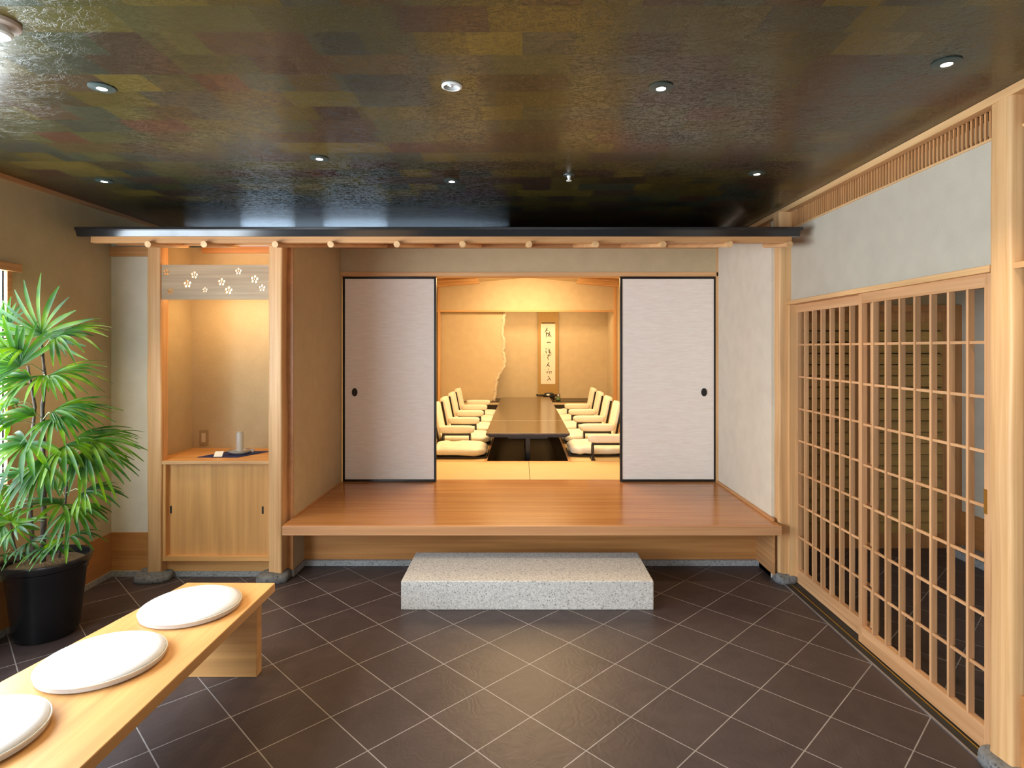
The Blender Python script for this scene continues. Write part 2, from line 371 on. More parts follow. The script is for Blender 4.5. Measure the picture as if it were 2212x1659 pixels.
# ------------------------------------------------------------------ setting: entrance hall
XL, XR, XN0, XN1 = -2.83, 1.80, -1.575, 1.70      # side walls; sides of the raised entrance
YF, YB, ZC = 4.10, 5.17, 2.51
YR = -2.6                                         # wall behind the viewpoint
struct('floor', B(XL-0.1, 3.5, YR-0.1, 5.3, -0.06, 0.0), 'tiles')
struct('ceiling', B(XL-0.1, XR+0.06, YR-0.1, 4.33, ZC, ZC+0.08), 'ceiling')
struct('ceiling_inner', B(XL-0.1, XR+0.06, 4.336, 5.3, ZC+0.002, ZC+0.08), 'ceiling')
# left wall with window opening (y 0.1..3.25, z .825..1.987)
W0, W1, WZ0, WZ1 = -2.0, 3.25, 0.825, 1.987
wl = MB().box(XL-0.12, XL, YR, W0, 0, ZC).box(XL-0.12, XL, W1, 5.3, 0, ZC).box(XL-0.12, XL, W0, W1, 0, WZ0).box(XL-0.12, XL, W0, W1, WZ1, ZC)
struct('wall_left', wl, 'plaster')
struct('wall_front', MB().box(XL, -0.9, YR-0.12, YR, 0, ZC).box(1.5, XR, YR-0.12, YR, 0, ZC).box(-0.9, 1.5, YR-0.12, YR, 2.1, ZC), 'plaster')
win = struct('window_1', MB().box(XL-0.10, XL+0.02, W1, W1+0.03, WZ0-0.03, WZ1+0.03).box(XL-0.10, XL+0.02, W0-0.03, W0, WZ0-0.03, WZ1+0.03)
             .box(XL-0.10, XL+0.02, W0, W1, WZ0-0.03, WZ0), 'cedar_y', bevel=0.002)
mk('window_head', B(XL-0.1, XL+0.035, W0-0.1, W1+0.08, WZ1, WZ1+0.045), 'cedar_y', win, bevel=0.002)
mk('window_pane', B(XL-0.018, XL-0.010, W0, W1, WZ0, WZ1), 'pane1', win)
for k in range(1, 5):
    y = W0+(W1-W0)*k/5; mk('window_bar', B(XL-0.009, XL+0.012, y-0.018, y+0.018, WZ0, WZ1), 'cedar_z', win)
w2 = struct('fill_screen', MB().box(-0.9, -0.84, YR-0.1, YR, 0, 2.1).box(1.44, 1.5, YR-0.1, YR, 0, 2.1).box(-0.84, 1.44, YR-0.1, YR, 2.04, 2.1).box(-0.84, 1.44, YR-0.1, YR, 0, 0.06), 'hinoki_z')  # added glowing screen behind the viewpoint, soft fill for surfaces facing it
mk('window_pane', B(-0.84, 1.44, YR-0.07, YR-0.06, 0.06, 2.04), 'fill_pane', w2)
mk('window_bar', B(0.27, 0.33, YR-0.055, YR-0.01, 0.06, 2.04), 'hinoki_z', w2)
# wall between left wall and first post, with niche
NX0, NX1, NY = -2.53, -1.67, 4.56
def roof_z(y): return 2.245+0.2*(y-3.65)
struct('wall_back_left', B(XL, -2.50, YF, YF+0.08, 0, roof_z(YF)), 'plaster_daylit')
nw = MB().box(NX0-0.06, NX0, YF+0.05, NY+0.06, 0, roof_z(YF)).box(NX0, NX1, NY, NY+0.06, 0, roof_z(YF))
struct('wall_niche', nw, 'plaster')
struct('wall_entry_left', MB().prism_x([(YF+0.0, 0), (YB+0.13, 0), (YB+0.13, 2.50), (YF+0.0, roof_z(YF))], NX1, XN0), 'plaster')
struct('wall_entry_right', MB().prism_x([(4.06, 0), (YB+0.13, 0), (YB+0.13, 2.50), (4.06, roof_z(4.06))], XN1, 1.86), 'plaster_daylit')
DZ = 0.40      # deck height
struct('trim_28', B(NX1, XN0+0.001, YF-0.01, YF+0.001, 0.04, roof_z(YF)), 'kick')
struct('wall_back', MB().box(XN0, XN1, YB, YB+0.13, 2.224, 2.50).box(XL, XR, YB+0.02, YB+0.13, 2.50, 2.515), 'plaster')
struct('trim_1', B(XN0-0.01, XN1, YB-0.012, YB+0.13, 2.188, 2.224), 'hinoki_x', bevel=0.002)            # lintel over the sliding doors
struct('trim_2', B(XN1-0.016, XN1+0.004, YB-0.012, YB+0.02, DZ, 2.46), 'hinoki_z')                     # corner strip
struct('trim_3', B(XN0, XN1, YB-0.03, YB, 2.43, 2.50), 'cedar_x', bevel=0.003)                         # beam under the canopy
struct('trim_4', B(XL, -2.535, YF-0.02, YF, 2.195, 2.26), 'cedar_x')
struct('trim_5', B(-2.44, -1.70, NY-0.03, NY, 2.29, 2.34), 'cedar_x')
# kick panels and stone curbs
struct('baseboard_left', B(XL, XL+0.008, YR, YF, 0.035, 0.297), 'kick')
struct('baseboard_back', B(XL+0.008, -2.53, YF-0.008, YF, 0.035, 0.297), 'kick_x')
struct('trim_6', MB().box(XL, XL+0.018, YR, YF-0.02, 0, 0.035), 'stone')
struct('trim_7', MB().box(XL+0.018, -2.60, YF-0.022, YF, 0, 0.036).box(-2.40, -1.75, YF-0.022, YF+0.06, 0, 0.036), 'stone')
# ceiling edge trims
struct('trim_8', B(XL, XL+0.02, YR, 5.17, ZC-0.022, ZC), 'cedar_y')
struct('trim_9', B(1.755, XR, YR, 5.17, ZC-0.034, ZC), 'hinoki_y', bevel=0.003)
# right wall
struct('wall_right', MB().box(XR, XR+0.06, 2.245, 3.985, 1.88, 2.366).box(XR, XR+0.06, YR, 2.135, 0, 2.366).box(XR, XR+0.06, 4.0, YB+0.13, 2.25, 2.366), 'plaster_right')
# slatted ventilation frieze
def frieze(name, y0, y1):
    fr = struct(name, B(XR-0.004, XR+0.05, y0, y1, 2.360, 2.370), 'hinoki_y')
    s = MB(); y = y0+0.012
    while y < y1: s.box(XR+0.0, XR+0.009, y, y+0.009, 2.37, 2.478); y += 0.0243
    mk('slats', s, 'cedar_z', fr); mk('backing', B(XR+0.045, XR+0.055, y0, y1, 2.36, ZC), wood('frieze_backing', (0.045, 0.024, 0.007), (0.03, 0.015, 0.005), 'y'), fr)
frieze('trim_10', 2.25, 3.99); frieze('trim_11', YR, 2.15)
frieze('trim_12', 4.30, 5.17)
struct('wall_upper_right', B(XR-0.002, XR+0.05, 4.09, 4.30, 2.366, ZC), 'plaster_daylit')
struct('trim_13', MB().box(1.765, XR+0.03, 2.25, 4.0, 1.853, 1.880), 'hinoki_y', bevel=0.002)
struct('trim_14', MB().box(1.765, XR, YR, 2.155, 1.850, 1.872), 'hinoki_y', bevel=0.002)
struct('baseboard_right', B(XR-0.01, XR, YR, 2.16, 0.035, 0.318), 'kick')
struct('trim_15', B(XR-0.02, XR, YR, 2.13, 0, 0.035), 'stone')
# sill with rails
sill = struct('trim_16', B(1.738, 1.90, 2.22, 3.98, 0.0, 0.004), 'dark')
mk('edge_strip', B(1.730, 1.738, 2.18, 3.95, 0.0, 0.006), 'steel', sill)
for x in (1.775, 1.835): mk('door_rail', B(x-0.0035, x+0.0035, 2.25, 3.98, 0.004, 0.008), 'brass', sill)
struct('trim_17', B(1.78, 1.87, 3.96, 4.0, 0.0, 1.853), 'hinoki_z')
# ------------------------------------------------------------------ posts on stones
def post(cx, cy, wx, wy, z0, z1, label, mat='hinoki_z', wob=0.004, seed=0):
    s = MB(); n = 28; rings = 26; vs = []; fs = []
    for i in range(rings+1):
        z = z0+(z1-z0)*i/rings; q = 0.22
        for k in range(n):
            t = 2*PI*k/n+PI/n
            x = math.copysign(abs(math.cos(t))**q, math.cos(t))*wx/2; y = math.copysign(abs(math.sin(t))**q, math.sin(t))*wy/2
            d = mnoise.noise(Vector((seed*5.3, z*2.2, (k//7)*4.0)))*wob*2
            vs.append((cx+x*(1+d/(wx/2)), cy+y, z))
    for i in range(rings):
        for k in range(n): fs.append((i*n+k, i*n+(k+1)%n, (i+1)*n+(k+1)%n, (i+1)*n+k))
    fs += [tuple(range(n))[::-1], tuple(range(rings*n, rings*n+n))]
    s.add(vs, fs)
    return mk('wooden_post', s, mat, smooth='auto', label=label, cat='post')
post(-2.487, 4.065, 0.095, 0.09, 0.045, roof_z(4.0)-0.01, 'pale wooden post between the plaster strip and the lit niche, nearer the palm', seed=1)
post(-1.66, 4.055, 0.096, 0.11, 0.045, roof_z(4.0)-0.01, 'pale wooden post between the lit niche and the raised wooden deck', seed=2)
post(1.778, 4.035, 0.115, 0.10, 0.045, ZC-0.03, 'slim pale wooden post where the raised deck meets the lattice doors', seed=3)
post(1.825, 2.190, 0.135, 0.105, 0.045, ZC-0.03, 'wide pale wooden post beside the brass handled lattice door', seed=4)
def rock(cx, cy, rx, ry, h, label, seed):
    s = MB().pillow((cx, cy, h*0.35), rx, ry, h*0.65, 0.75, 0.55, n=30, m=12, wob=0.022, seed=seed)
    for v in s.v: v.z = max(v.z, 0.0)
    return mk('foundation_stone', s, 'rock', smooth=True, label=label, cat='stone')
rock(-2.49, 4.03, 0.115, 0.09, 0.055, 'rounded grey foundation stone under the post beside the palm', 1)
rock(-1.675, 4.03, 0.105, 0.10, 0.055, 'rough grey foundation stone under the post between niche and deck', 2)
rock(1.765, 4.01, 0.075, 0.085, 0.055, 'small grey foundation stone under the post at the far lattice door', 3)
rock(1.80, 2.18, 0.085, 0.11, 0.055, 'grey foundation stone under the wide post, cut off by the frame', 4)
# ------------------------------------------------------------------ canopy roof
cr = thing('canopy_roof', (0, 3.65, 2.2), 'long black metal edged canopy roof with round rafters over the entrance', 'canopy')
X0, X1 = -2.735, 1.705
mk('roof_covering', MB().prism_x([(3.657, 2.252), (3.68, 2.252), (4.34, 2.39), (4.34, 2.436), (3.645, 2.303), (3.642, 2.288)], X0, X1), 'roof', cr)
mk('roof_edge_lip', B(X0+0.0, X1+0.012, 3.632, 3.652, 2.286, 2.305), 'roof', cr, bevel=0.003)
mk('fascia_board', B(X0+0.08, X1-0.045, 3.662, 3.70, 2.214, 2.252), 'cedar_x', cr, bevel=0.002)  # darker cedar tone puts the shade under the roof edge into the colour
mk('soffit', MB().prism_x([(3.68, 2.236), (4.4, 2.376), (5.13, 2.46), (5.13, 2.475), (4.4, 2.388), (3.68, 2.248)], X0+0.1, X1-0.06), 'cedar_x', cr)
for i, px in enumerate((1702, 1577, 1433, 1287, 1143, 999, 857, 714, 594, 440, 319)):
    x = (px-1128)*3.63/F; y1 = 5.1 if -1.55 < x < 1.68 else 4.05
    if px == 1702: x = 1.632; y1 = 4.0
    y0 = 3.63
    mk('rafter', MB().tube([(x, y0, 2.198), (x, y1, 2.198+0.17*(y1-y0)-0.004)], 0.0195, 14), 'hinoki_y', cr, smooth='auto')
for px, D in ((557, 4.0), (288, 4.0)):
    x = (px-1128)*D/F; mk('rafter', MB().tube([(x, D-0.25, 2.245), (x, D+0.05, 2.30)], 0.018, 14), 'hinoki_y', cr, smooth='auto')
mk('purlin', MB().tube([(X0+0.03, 3.98, 2.272), (-1.62, 3.98, 2.272)], 0.022, 14), 'cedar_x', cr, smooth='auto')
# ------------------------------------------------------------------ raised deck
dk = thing('raised_deck', (0.07, 3.9, 0), 'glossy orange wooden entrance deck raised one step before the sliding doors', 'platform')
deck = MB()
for y0, y1 in ((3.92, 4.345), (4.3455, 4.76), (4.7605, YB+0.1)): deck.box(XN0, 1.698, y0, y1, DZ-0.02, DZ)
mk('deck_boards', deck, 'platform', dk)
mk('deck_nosing', B(XN0+0.003, 1.700, 3.895, 3.925, DZ-0.062, DZ-0.001), wood('nosing_wood', (0.62, 0.33, 0.16), (0.52, 0.25, 0.11), 'x', rough=0.35), dk, bevel=0.003)
mk('riser', B(XN0, 1.70, 4.30, 4.33, 0.04, DZ-0.02), 'kick_x', dk)
mk('side_panel', B(1.688, 1.70, 4.0, 4.30, 0.04, DZ-0.06), 'cedar_y', dk)
mk('edge_trim', B(1.682, 1.70, 4.0, YB, DZ, DZ+0.018), 'cedar_y', dk, bevel=0.002)
mk('edge_trim', B(XN0, XN0+0.012, 4.1, YB, DZ, DZ+0.008), 'cedar_y', dk, bevel=0.002)
struct('trim_18', MB().box(XN0, 1.72, 4.275, 4.33, 0, 0.04).box(1.70, 1.735, 4.07, 4.275, 0, 0.04).box(-1.62, XN0+0.012, 4.08, 4.28, 0, 0.04), 'stone')
mk('stone_step', B(-0.724, 0.786, 3.556, 4.056, 0.0, 0.174), 'granite', bevel=0.006, label='pale speckled granite step block on the tiles before the deck', cat='step')
# ------------------------------------------------------------------ sliding paper doors
def fusuma(name, x0, x1, pull_x, label):
    y0, y1, z0, z1 = YB+0.012, YB+0.038, DZ+0.002, 2.188; t = 0.020
    d = struct(name, MB().box(x0, x0+t, y0, y1, z0, z1).box(x1-t, x1, y0, y1, z0, z1).box(x0+t, x1-t, y0, y1, z0, z0+t).box(x0+t, x1-t, y0, y1, z1-t, z1), 'black', bevel=0.002)
    props(d, label, 'sliding door')
    mk('door_panel', B(x0+t, x1-t, y0+0.006, y1-0.006, z0+t, z1-t), 'fusuma', d)
    pts = [(pull_x+0.026*math.cos(a)*0.95, 1.181+0.036*math.sin(a)) for a in [2*PI*k/20 for k in range(20)]]
    mk('door_pull', MB().prism_y([(p[0], p[1]) for p in pts], y0-0.002, y0+0.008), 'black', d, bevel=0.002)
fusuma('door_1', -1.564, -0.748, -1.459, 'sliding paper door with black frame before the niche side of the dining room')
fusuma('door_2', 0.852, 1.689, 1.584, 'pale sliding paper door with black frame nearer the lattice doors')
# ------------------------------------------------------------------ lattice doors
def lattice(name, xf, y0, y1, handle_y, label):
    z0, z1 = 0.008, 1.853; t = 0.032; d_ = 0.030
    d = struct(name, MB().box(xf, xf+d_, y0, y0+t, z0, z1).box(xf, xf+d_, y1-t, y1, z0, z1), 'lattice_z', bevel=0.0015)
    props(d, label, 'lattice door')
    mk('door_rail', B(xf+0.001, xf+d_-0.001, y0+t, y1-t, 1.80, z1), 'lattice_y', d); mk('door_rail', B(xf+0.001, xf+d_-0.001, y0+t, y1-t, z0, 0.10), 'lattice_y', d)
    n = 7; pitch = (y1-y0-t)/(n+1)
    for k in range(1, n+1):
        y = y0+t/2+pitch*k; mk('upright_bar', B(xf+0.002, xf+0.029, y-0.0065, y+0.0065, 0.10, 1.80), 'lattice_z', d, bevel=0.001)
    for k in range(1, 8):
        z = 0.10+1.70*k/8; mk('cross_bar', B(xf+0.008, xf+0.016, y0+t, y1-t, z-0.006, z+0.006), 'lattice_y', d)
    mk('door_handle', B(xf-0.0015, xf+0.004, handle_y-0.008, handle_y+0.008, 0.925, 1.02), 'brass', d)
lattice('door_3', 1.79, 2.275, 3.170, 2.299, 'wooden lattice sliding door nearer the wide post, brass finger plate at its edge')
lattice('door_4', 1.828, 3.095, 3.985, 3.968, 'wooden lattice sliding door on the rear track beside the granite step')
# ------------------------------------------------------------------ vestibule behind the lattice
struct('wall_vestibule_back', B(1.86, 3.5, 4.70, 4.80, 0, 2.45), 'plaster')
struct('wall_vestibule_right', B(3.42, 3.5, 0.8, 4.7, 0, 2.45), 'plaster_daylit')
struct('wall_vestibule_front', B(1.86, 3.5, 0.8, 0.9, 0, 2.45), 'plaster')
struct('ceiling_vestibule', B(1.84, 3.5, 0.8, 4.8, 2.40, 2.46), 'plaster')
struct('baseboard_vestibule', B(3.41, 3.42, 0.9, 4.7, 0.04, 0.30), 'kick')
mk('stone_ledge', B(3.24, 3.405, 3.7, 4.55, 0, 0.055), 'stone', bevel=0.004, label='grey stone ledge on the dark floor behind the lattice door', cat='ledge')
ld = struct('door_5', MB().box(1.88, 1.93, 4.64, 4.70, 0, 1.90).box(3.36, 3.42, 4.63, 4.70, 0, 1.90).box(1.93, 3.36, 4.63, 4.70, 1.85, 1.90), 'cedar_z')
props(ld, 'slatted wooden double door in the dim vestibule behind the lattice', 'door')
for x0, x1 in ((1.93, 2.64), (2.65, 3.36)):
    mk('door_leaf', MB().box(x0, x0+0.07, 4.655, 4.69, 0.0, 1.85).box(x1-0.07, x1, 4.655, 4.69, 0.0, 1.85).box(x0+0.07, x1-0.07, 4.655, 4.69, 0.0, 0.12).box(x0+0.07, x1-0.07, 4.655, 4.69, 1.77, 1.85), 'cedar_z', ld)
    s = MB(); z = 0.12
    while z < 1.76:
        s.prism_x([(4.650, z), (4.688, z+0.004), (4.688, z+0.080), (4.668, z+0.080)], x0+0.07, x1-0.07); z += 0.088
    mk('louvre', s, 'slat', ld)
    mk('leaf_backing', B(x0+0.07, x1-0.07, 4.690, 4.698, 0.12, 1.77), 'dark', ld)
# ------------------------------------------------------------------ niche: cabinet, board, lamp, things on the counter
cb = thing('niche_cabinet', (-2.1, 4.1, 0), 'honey coloured low cabinet with two sliding doors built into the niche', 'cabinet')
mk('countertop', B(-2.44, -1.708, 4.035, NY, 0.775, 0.80).box(-2.53, -2.44, 4.115, NY, 0.775, 0.80), 'bench_x', cb, bevel=0.002)
mk('counter_edge', B(-2.44, -1.708, 4.026, 4.036, 0.778, 0.8015), 'hinoki_x', cb, bevel=0.0015)
mk('stile', B(-2.438, -2.418, 4.036, 4.10, 0.12, 0.775), 'bench_z', cb); mk('stile', B(-1.716, -1.708, 4.036, 4.10, 0.12, 0.775), 'bench_z', cb)
mk('bottom_rail', B(-2.438, -1.708, 4.034, 4.10, 0.122, 0.152), 'bench_x', cb)
mk('toe_board', B(-2.438, -1.708, 4.085, 4.10, 0.036, 0.122), 'bench_x', cb)
for x0, x1, y, hx in ((-2.418, -2.05, 4.072, -2.402), (-2.075, -1.716, 4.062, -1.77)):
    dr = mk('door', B(x0, x1, y, y+0.008, 0.152, 0.772), 'bench_z', cb)
    h = hx
    mk('finger_pull', B(h-0.006, h+0.006, y-0.002, y+0.002, 0.435, 0.485), 'dark', dr)
# transom board with pierced blossoms
def blossom_board():
    x0, x1, z0, z1 = -2.442, -1.706, 1.894, 2.129
    cu = bpy.data.curves.new('board', 'CURVE'); cu.dimensions = '2D'; cu.fill_mode = 'BOTH'; cu.extrude = 0.006; cu.resolution_u = 4
    def poly(pts):
        sp = cu.splines.new('POLY'); sp.points.add(len(pts)-1); sp.use_cyclic_u = True
        for q, (a, b_) in zip(sp.points, pts): q.co = (a, b_, 0, 1)
    poly([(x0, z0), (x1, z0), (x1, z1), (x0, z1)])
    sc = 4.03/F
    for cx, cy, r in ((359, 588, 7.6), (419, 594, 8.6), (404, 613, 9.4), (368, 629, 7.8), (442, 626, 6.3), (478, 609, 8.8), (493, 627, 9.3), (514, 586, 8.2), (549, 603, 9.6), (565, 622, 8.4)):
        c = P(cx, cy, 4.03); rr = r*sc; tw = random.uniform(-0.15, 0.15)
        for k in range(5):
            a = PI/2+tw+k*2*PI/5; px, pz = c.x+math.cos(a)*rr*0.62, c.z+math.sin(a)*rr*0.62
            poly([(px+math.cos(t)*rr*0.315, pz+math.sin(t)*rr*0.315) for t in [2*PI*j/14 for j in range(14)]])
        poly([(c.x+math.cos(t)*rr*0.2, c.z+math.sin(t)*rr*0.2) for t in [2*PI*j/10 for j in range(10)]])
    ob = bpy.data.objects.new('tmp', cu); COL.objects.link(ob); bpy.context.view_layer.update()
    me = bpy.data.meshes.new_from_object(ob.evaluated_get(bpy.context.evaluated_depsgraph_get()))
    bpy.data.objects.remove(ob)
    s = MB(); s.v = [Vector((v.co.x, 4.036+v.co.z, v.co.y)) for v in me.vertices]; s.f = [tuple(p.vertices)[::-1] for p in me.polygons]
    return s
mk('blossom_transom_board', blossom_board(), 'ash', label='greyish wooden board pierced with plum blossoms, backlit above the niche', cat='board')
sl = thing('strip_lamp', (-2.08, 4.17, 1.99), 'warm strip lamp glowing behind the pierced blossom board', 'lamp')
mk('lamp_tube', MB().tube([(-2.35, 4.165, 2.0), (-1.80, 4.165, 2.0)], 0.012, 10), 'strip', sl)
mk('diffuser', B(-2.36, -1.78, 4.20, 4.21, 1.915, 2.13), emis('diffuser_glow', (1.0, 0.80, 0.50), 2.2), sl)
for x in (-2.37, -1.78): mk('lamp_holder', B(x-0.01, x+0.01, 4.15, 4.215, 1.97, 2.03), 'white', sl)
area('niche_lamp_light', (-2.08, 4.22, 1.93), (math.radians(22), 0, 0), 0.6, 0.05, 3.2, (1.0, 0.62, 0.26))
area('niche_top_light', (-2.08, 4.25, 2.10), (math.radians(150), 0, 0), 0.5, 0.05, 0.7, (1.0, 0.62, 0.26))
# counter things
mk('cloth_mat', MB().prism_z([(-2.27, 4.16), (-1.985, 4.16), (-1.86, 4.40), (-2.165, 4.40)], 0.801, 0.804), 'blue', label='navy blue square cloth mat on the niche counter', cat='mat')
dsh = (-2.035, 4.29, 0.8045)
gd = thing('glass_dish', dsh, 'clear shallow glass dish on the navy cloth mat', 'dish')
mk('bowl', MB().lathe([(0.03, 0), (0.05, 0.004), (0.075, 0.016), (0.082, 0.026), (0.078, 0.026), (0.07, 0.018), (0.045, 0.008), (0.0, 0.007)], dsh, 36), 'glass', gd, smooth=True)
mk('handle', MB().tube([(dsh[0]+0.07, dsh[1], dsh[2]+0.02), (dsh[0]+0.10, dsh[1]-0.01, dsh[2]+0.035), (dsh[0]+0.115, dsh[1]-0.02, dsh[2]+0.03), (dsh[0]+0.10, dsh[1]-0.03, dsh[2]+0.018)], 0.005, 8), 'glass', gd, smooth=True)
gb = thing('glass_bottle', (dsh[0], dsh[1], 0.813), 'clear upright glass cylinder bottle standing in the dish', 'bottle')
mk('body', MB().lathe([(0.022, 0), (0.026, 0.004), (0.026, 0.135), (0.024, 0.143), (0.0205, 0.143), (0.0205, 0.03), (0.0, 0.028)], (dsh[0], dsh[1], 0.813), 30), 'glass', gb, smooth='auto')
mk('stopper', MB().lathe([(0.018, 0.12), (0.0195, 0.138), (0.022, 0.150), (0.0, 0.152)], (dsh[0], dsh[1], 0.814), 24), 'glass', gb, smooth='auto')
mk('name_card', MB().prism_x([(4.165, 0.8045), (4.169, 0.8045), (4.196, 0.838), (4.192, 0.838)], -2.16, -2.102), 'card', label='small blank white card leaning on the navy cloth', cat='card')
sw = thing('light_switch', (-2.43, NY, 0.94), 'beige light switch plate on the niche back wall', 'light switch')
mk('plate', B(-2.468, -2.402, NY-0.008, NY, 0.82+0.0, 0.94), 'switch', sw, bevel=0.002)
mk('rocker', B(-2.450, -2.420, NY-0.013, NY-0.008, 0.845, 0.915), 'switch2', sw, bevel=0.0015)
# ------------------------------------------------------------------ ceiling fittings
def downlight(x, y, label, first=[None]):
    if first[0] is None:
        t = thing('recessed_downlight', (x, y, ZC), label, 'ceiling light', 'small recessed downlights in the dark ceiling')
        mk('trim_ring', MB().lathe([(0.018, 0.0), (0.043, 0.0), (0.044, -0.004), (0.018, -0.008), (0.018, 0.0)], (x, y, ZC), 30, cap=False), 'teal', t, smooth='auto')
        mk('bulb', MB().lathe([(0.0165, -0.002), (0.0165, -0.0065), (0.002, -0.009)], (x, y, ZC), 20), 'lamp', t)
        first[0] = t
    else: t = dup(first[0], (x, y, ZC), label)
    l = bpy.data.lights.new('downlight_beam', 'SPOT'); l.energy = 31; l.color = (1.0, 0.76, 0.48); l.spot_size = math.radians(85); l.spot_blend = 0.8; l.shadow_soft_size = 0.02
    o = bpy.data.objects.new('downlight_beam', l); COL.objects.link(o); o.location = (x, y, ZC-0.015)
for px, py, lab in ((1428, 188, 'bright recessed downlight straight above the granite step, right of the white fitting'), (220, 188, 'recessed downlight above the bench, beside the smoke detector'), (225, 390, 'recessed downlight above the potted palm by the canopy roof'),
                    (690, 341, 'recessed downlight before the canopy roof, above the gap between bench and niche'), (976, 390, 'recessed downlight just before the canopy, beside the small sprinkler'),
                    (1635, 374, 'recessed downlight near the far lattice door post'), (2045, 135, 'recessed downlight nearest the slatted frieze and wide post')):
    D = F*(ZC-EYE)/(752-py); downlight((px-1128)*D/F, D, lab)
x, y = (976-1128)*2.146/F, 2.146
t = thing('white_downlight', (x, y, ZC), 'unlit white rimmed reflector downlight in the middle of the ceiling', 'ceiling light')
mk('rim', MB().lathe([(0.030, 0.0), (0.037, 0.0), (0.037, -0.004), (0.030, -0.007), (0.028, 0.0)], (x, y, ZC), 32, cap=False), 'white', t, smooth='auto')
mk('reflector', MB().lathe([(0.0295, -0.004), (0.02, -0.0015), (0.0, -0.001)], (x, y, ZC), 32), plain('mirror_reflector', (0.75, 0.75, 0.75), 0.12, metal=1.0, scale=120, bstr=0.6), t, smooth=True)
x, y = (1229-1128)*3.25/F, 3.25
t = thing('ceiling_sprinkler', (x, y, ZC), 'small chrome sprinkler head on the ceiling before the canopy', 'sprinkler')
mk('escutcheon', MB().lathe([(0.0, -0.006), (0.03, -0.005), (0.032, 0.0)], (x, y, ZC), 24), 'teal', t, smooth='auto')
mk('nozzle', MB().lathe([(0.0, -0.034), (0.014, -0.033), (0.015, -0.030), (0.006, -0.026), (0.010, -0.012), (0.012, -0.005)], (x, y, ZC), 18), 'white', t, smooth='auto')
x, y = -1.525, 1.725
t = thing('smoke_detector', (x, y, ZC), 'round white smoke detector at the ceiling corner above the bench', 'smoke detector')
mk('base_ring', MB().lathe([(0.0, -0.014), (0.050, -0.014), (0.058, -0.010), (0.060, 0.0)], (x, y, ZC), 36), plain('beige_ring', (0.5, 0.42, 0.36), 0.4), t, smooth='auto')
mk('sensor_cap', MB().lathe([(0.0, -0.040), (0.034, -0.039), (0.040, -0.034), (0.040, -0.026), (0.030, -0.020), (0.030, -0.014)], (x, y, ZC), 32), 'white', t, smooth='auto')
# ------------------------------------------------------------------ bench and cushions
bz = 0.40
bn = thing('wooden_bench', (-1.5, 2.0, 0), 'long honey coloured wooden bench with white round cushions on it', 'bench')
def bl(y): return -1.665-0.178*(2.96-y)
mk('bench_top', MB().prism_z([(bl(0.6), 0.6), (-1.228, 0.6), (-1.226, 2.955), (bl(2.96), 2.96)], bz-0.042, bz), 'bench_y', bn, bevel=0.003)
mk('bench_leg', B(-1.60, -1.262, 2.83, 2.885, 0, bz-0.042), 'bench_x', bn, bevel=0.003)
mk('bench_leg', B(-1.98, -1.262, 0.80, 0.855, 0, bz-0.042), 'bench_x', bn, bevel=0.003)
def cushion(x, y, r, label):
    t = thing('round_cushion', (x, y, bz), label, 'cushion', 'white round cushions along the bench')
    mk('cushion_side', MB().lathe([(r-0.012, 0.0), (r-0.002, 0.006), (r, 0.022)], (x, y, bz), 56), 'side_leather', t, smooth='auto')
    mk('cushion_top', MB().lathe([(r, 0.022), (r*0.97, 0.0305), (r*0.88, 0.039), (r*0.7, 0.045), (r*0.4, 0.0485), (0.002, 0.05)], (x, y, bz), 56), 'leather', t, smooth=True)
    pts = [(x+r*math.cos(a), y+r*math.sin(a), bz+0.023) for a in [2*PI*k/56 for k in range(57)]]
    mk('piping', MB().tube(pts, 0.0032, 6, cap=False), 'piping', t, smooth=True)
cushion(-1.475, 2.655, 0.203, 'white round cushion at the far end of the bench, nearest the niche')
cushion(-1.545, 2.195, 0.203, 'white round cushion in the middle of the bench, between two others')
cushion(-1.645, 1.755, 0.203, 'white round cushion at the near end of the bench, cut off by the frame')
# ------------------------------------------------------------------ potted palm
pc = (-2.612, 3.27, 0)
pp = thing('potted_palm', pc, 'tall green fan leaved palm in a glossy black pot beside the window', 'potted plant')
pot = mk('pot', MB().lathe([(r_*0.95, z_) for r_, z_ in [(0.135, 0.0), (0.150, 0.004), (0.158, 0.03), (0.176, 0.20), (0.190, 0.335), (0.198, 0.345), (0.200, 0.372), (0.212, 0.38), (0.219, 0.405), (0.215, 0.42), (0.204, 0.42), (0.196, 0.40), (0.19, 0.37), (0.0, 0.365)]], pc, 56), 'pot', pp, smooth='auto')
sm = MB(); n = 26
for i in range(9):
    for k in range(n):
        r = 0.18*i/8; a = 2*PI*k/n; sm.v.append(Vector((pc[0]+r*math.cos(a), pc[1]+r*math.sin(a), 0.383+0.012*mnoise.noise(Vector((r*40*math.cos(a), r*40*math.sin(a), 0))))))
for i in range(8):
    for k in range(n): sm.f.append((i*n+k, i*n+(k+1)%n, (i+1)*n+(k+1)%n, (i+1)*n+k))
mk('soil', sm, 'soil', pp, smooth=True)
def stem(pts, r0, r1):
    P3 = [P(*p) for p in pts]; res = []
    for i in range(len(P3)-1):
        for k in range(6): res.append(P3[i].lerp(P3[i+1], k/6))
    res.append(P3[-1]); L = len(res)-1
    mk('stem', MB().tube(res, [(r0+(r1-r0)*i/L)*(1+0.13*math.sin(i*2.1)) for i in range(L+1)], 9), 'stem', pp, smooth=True)
    return res
sA = stem([(72, 1212, 3.27), (66, 1100, 3.27), (63, 1000, 3.26), (76, 880, 3.25), (60, 790, 3.24)], 0.011, 0.006)
sB = stem([(93, 1213, 3.22), (95, 1080, 3.22), (93, 960, 3.22), (92, 880, 3.22), (98, 820, 3.22), (88, 724, 3.2)], 0.014, 0.006)
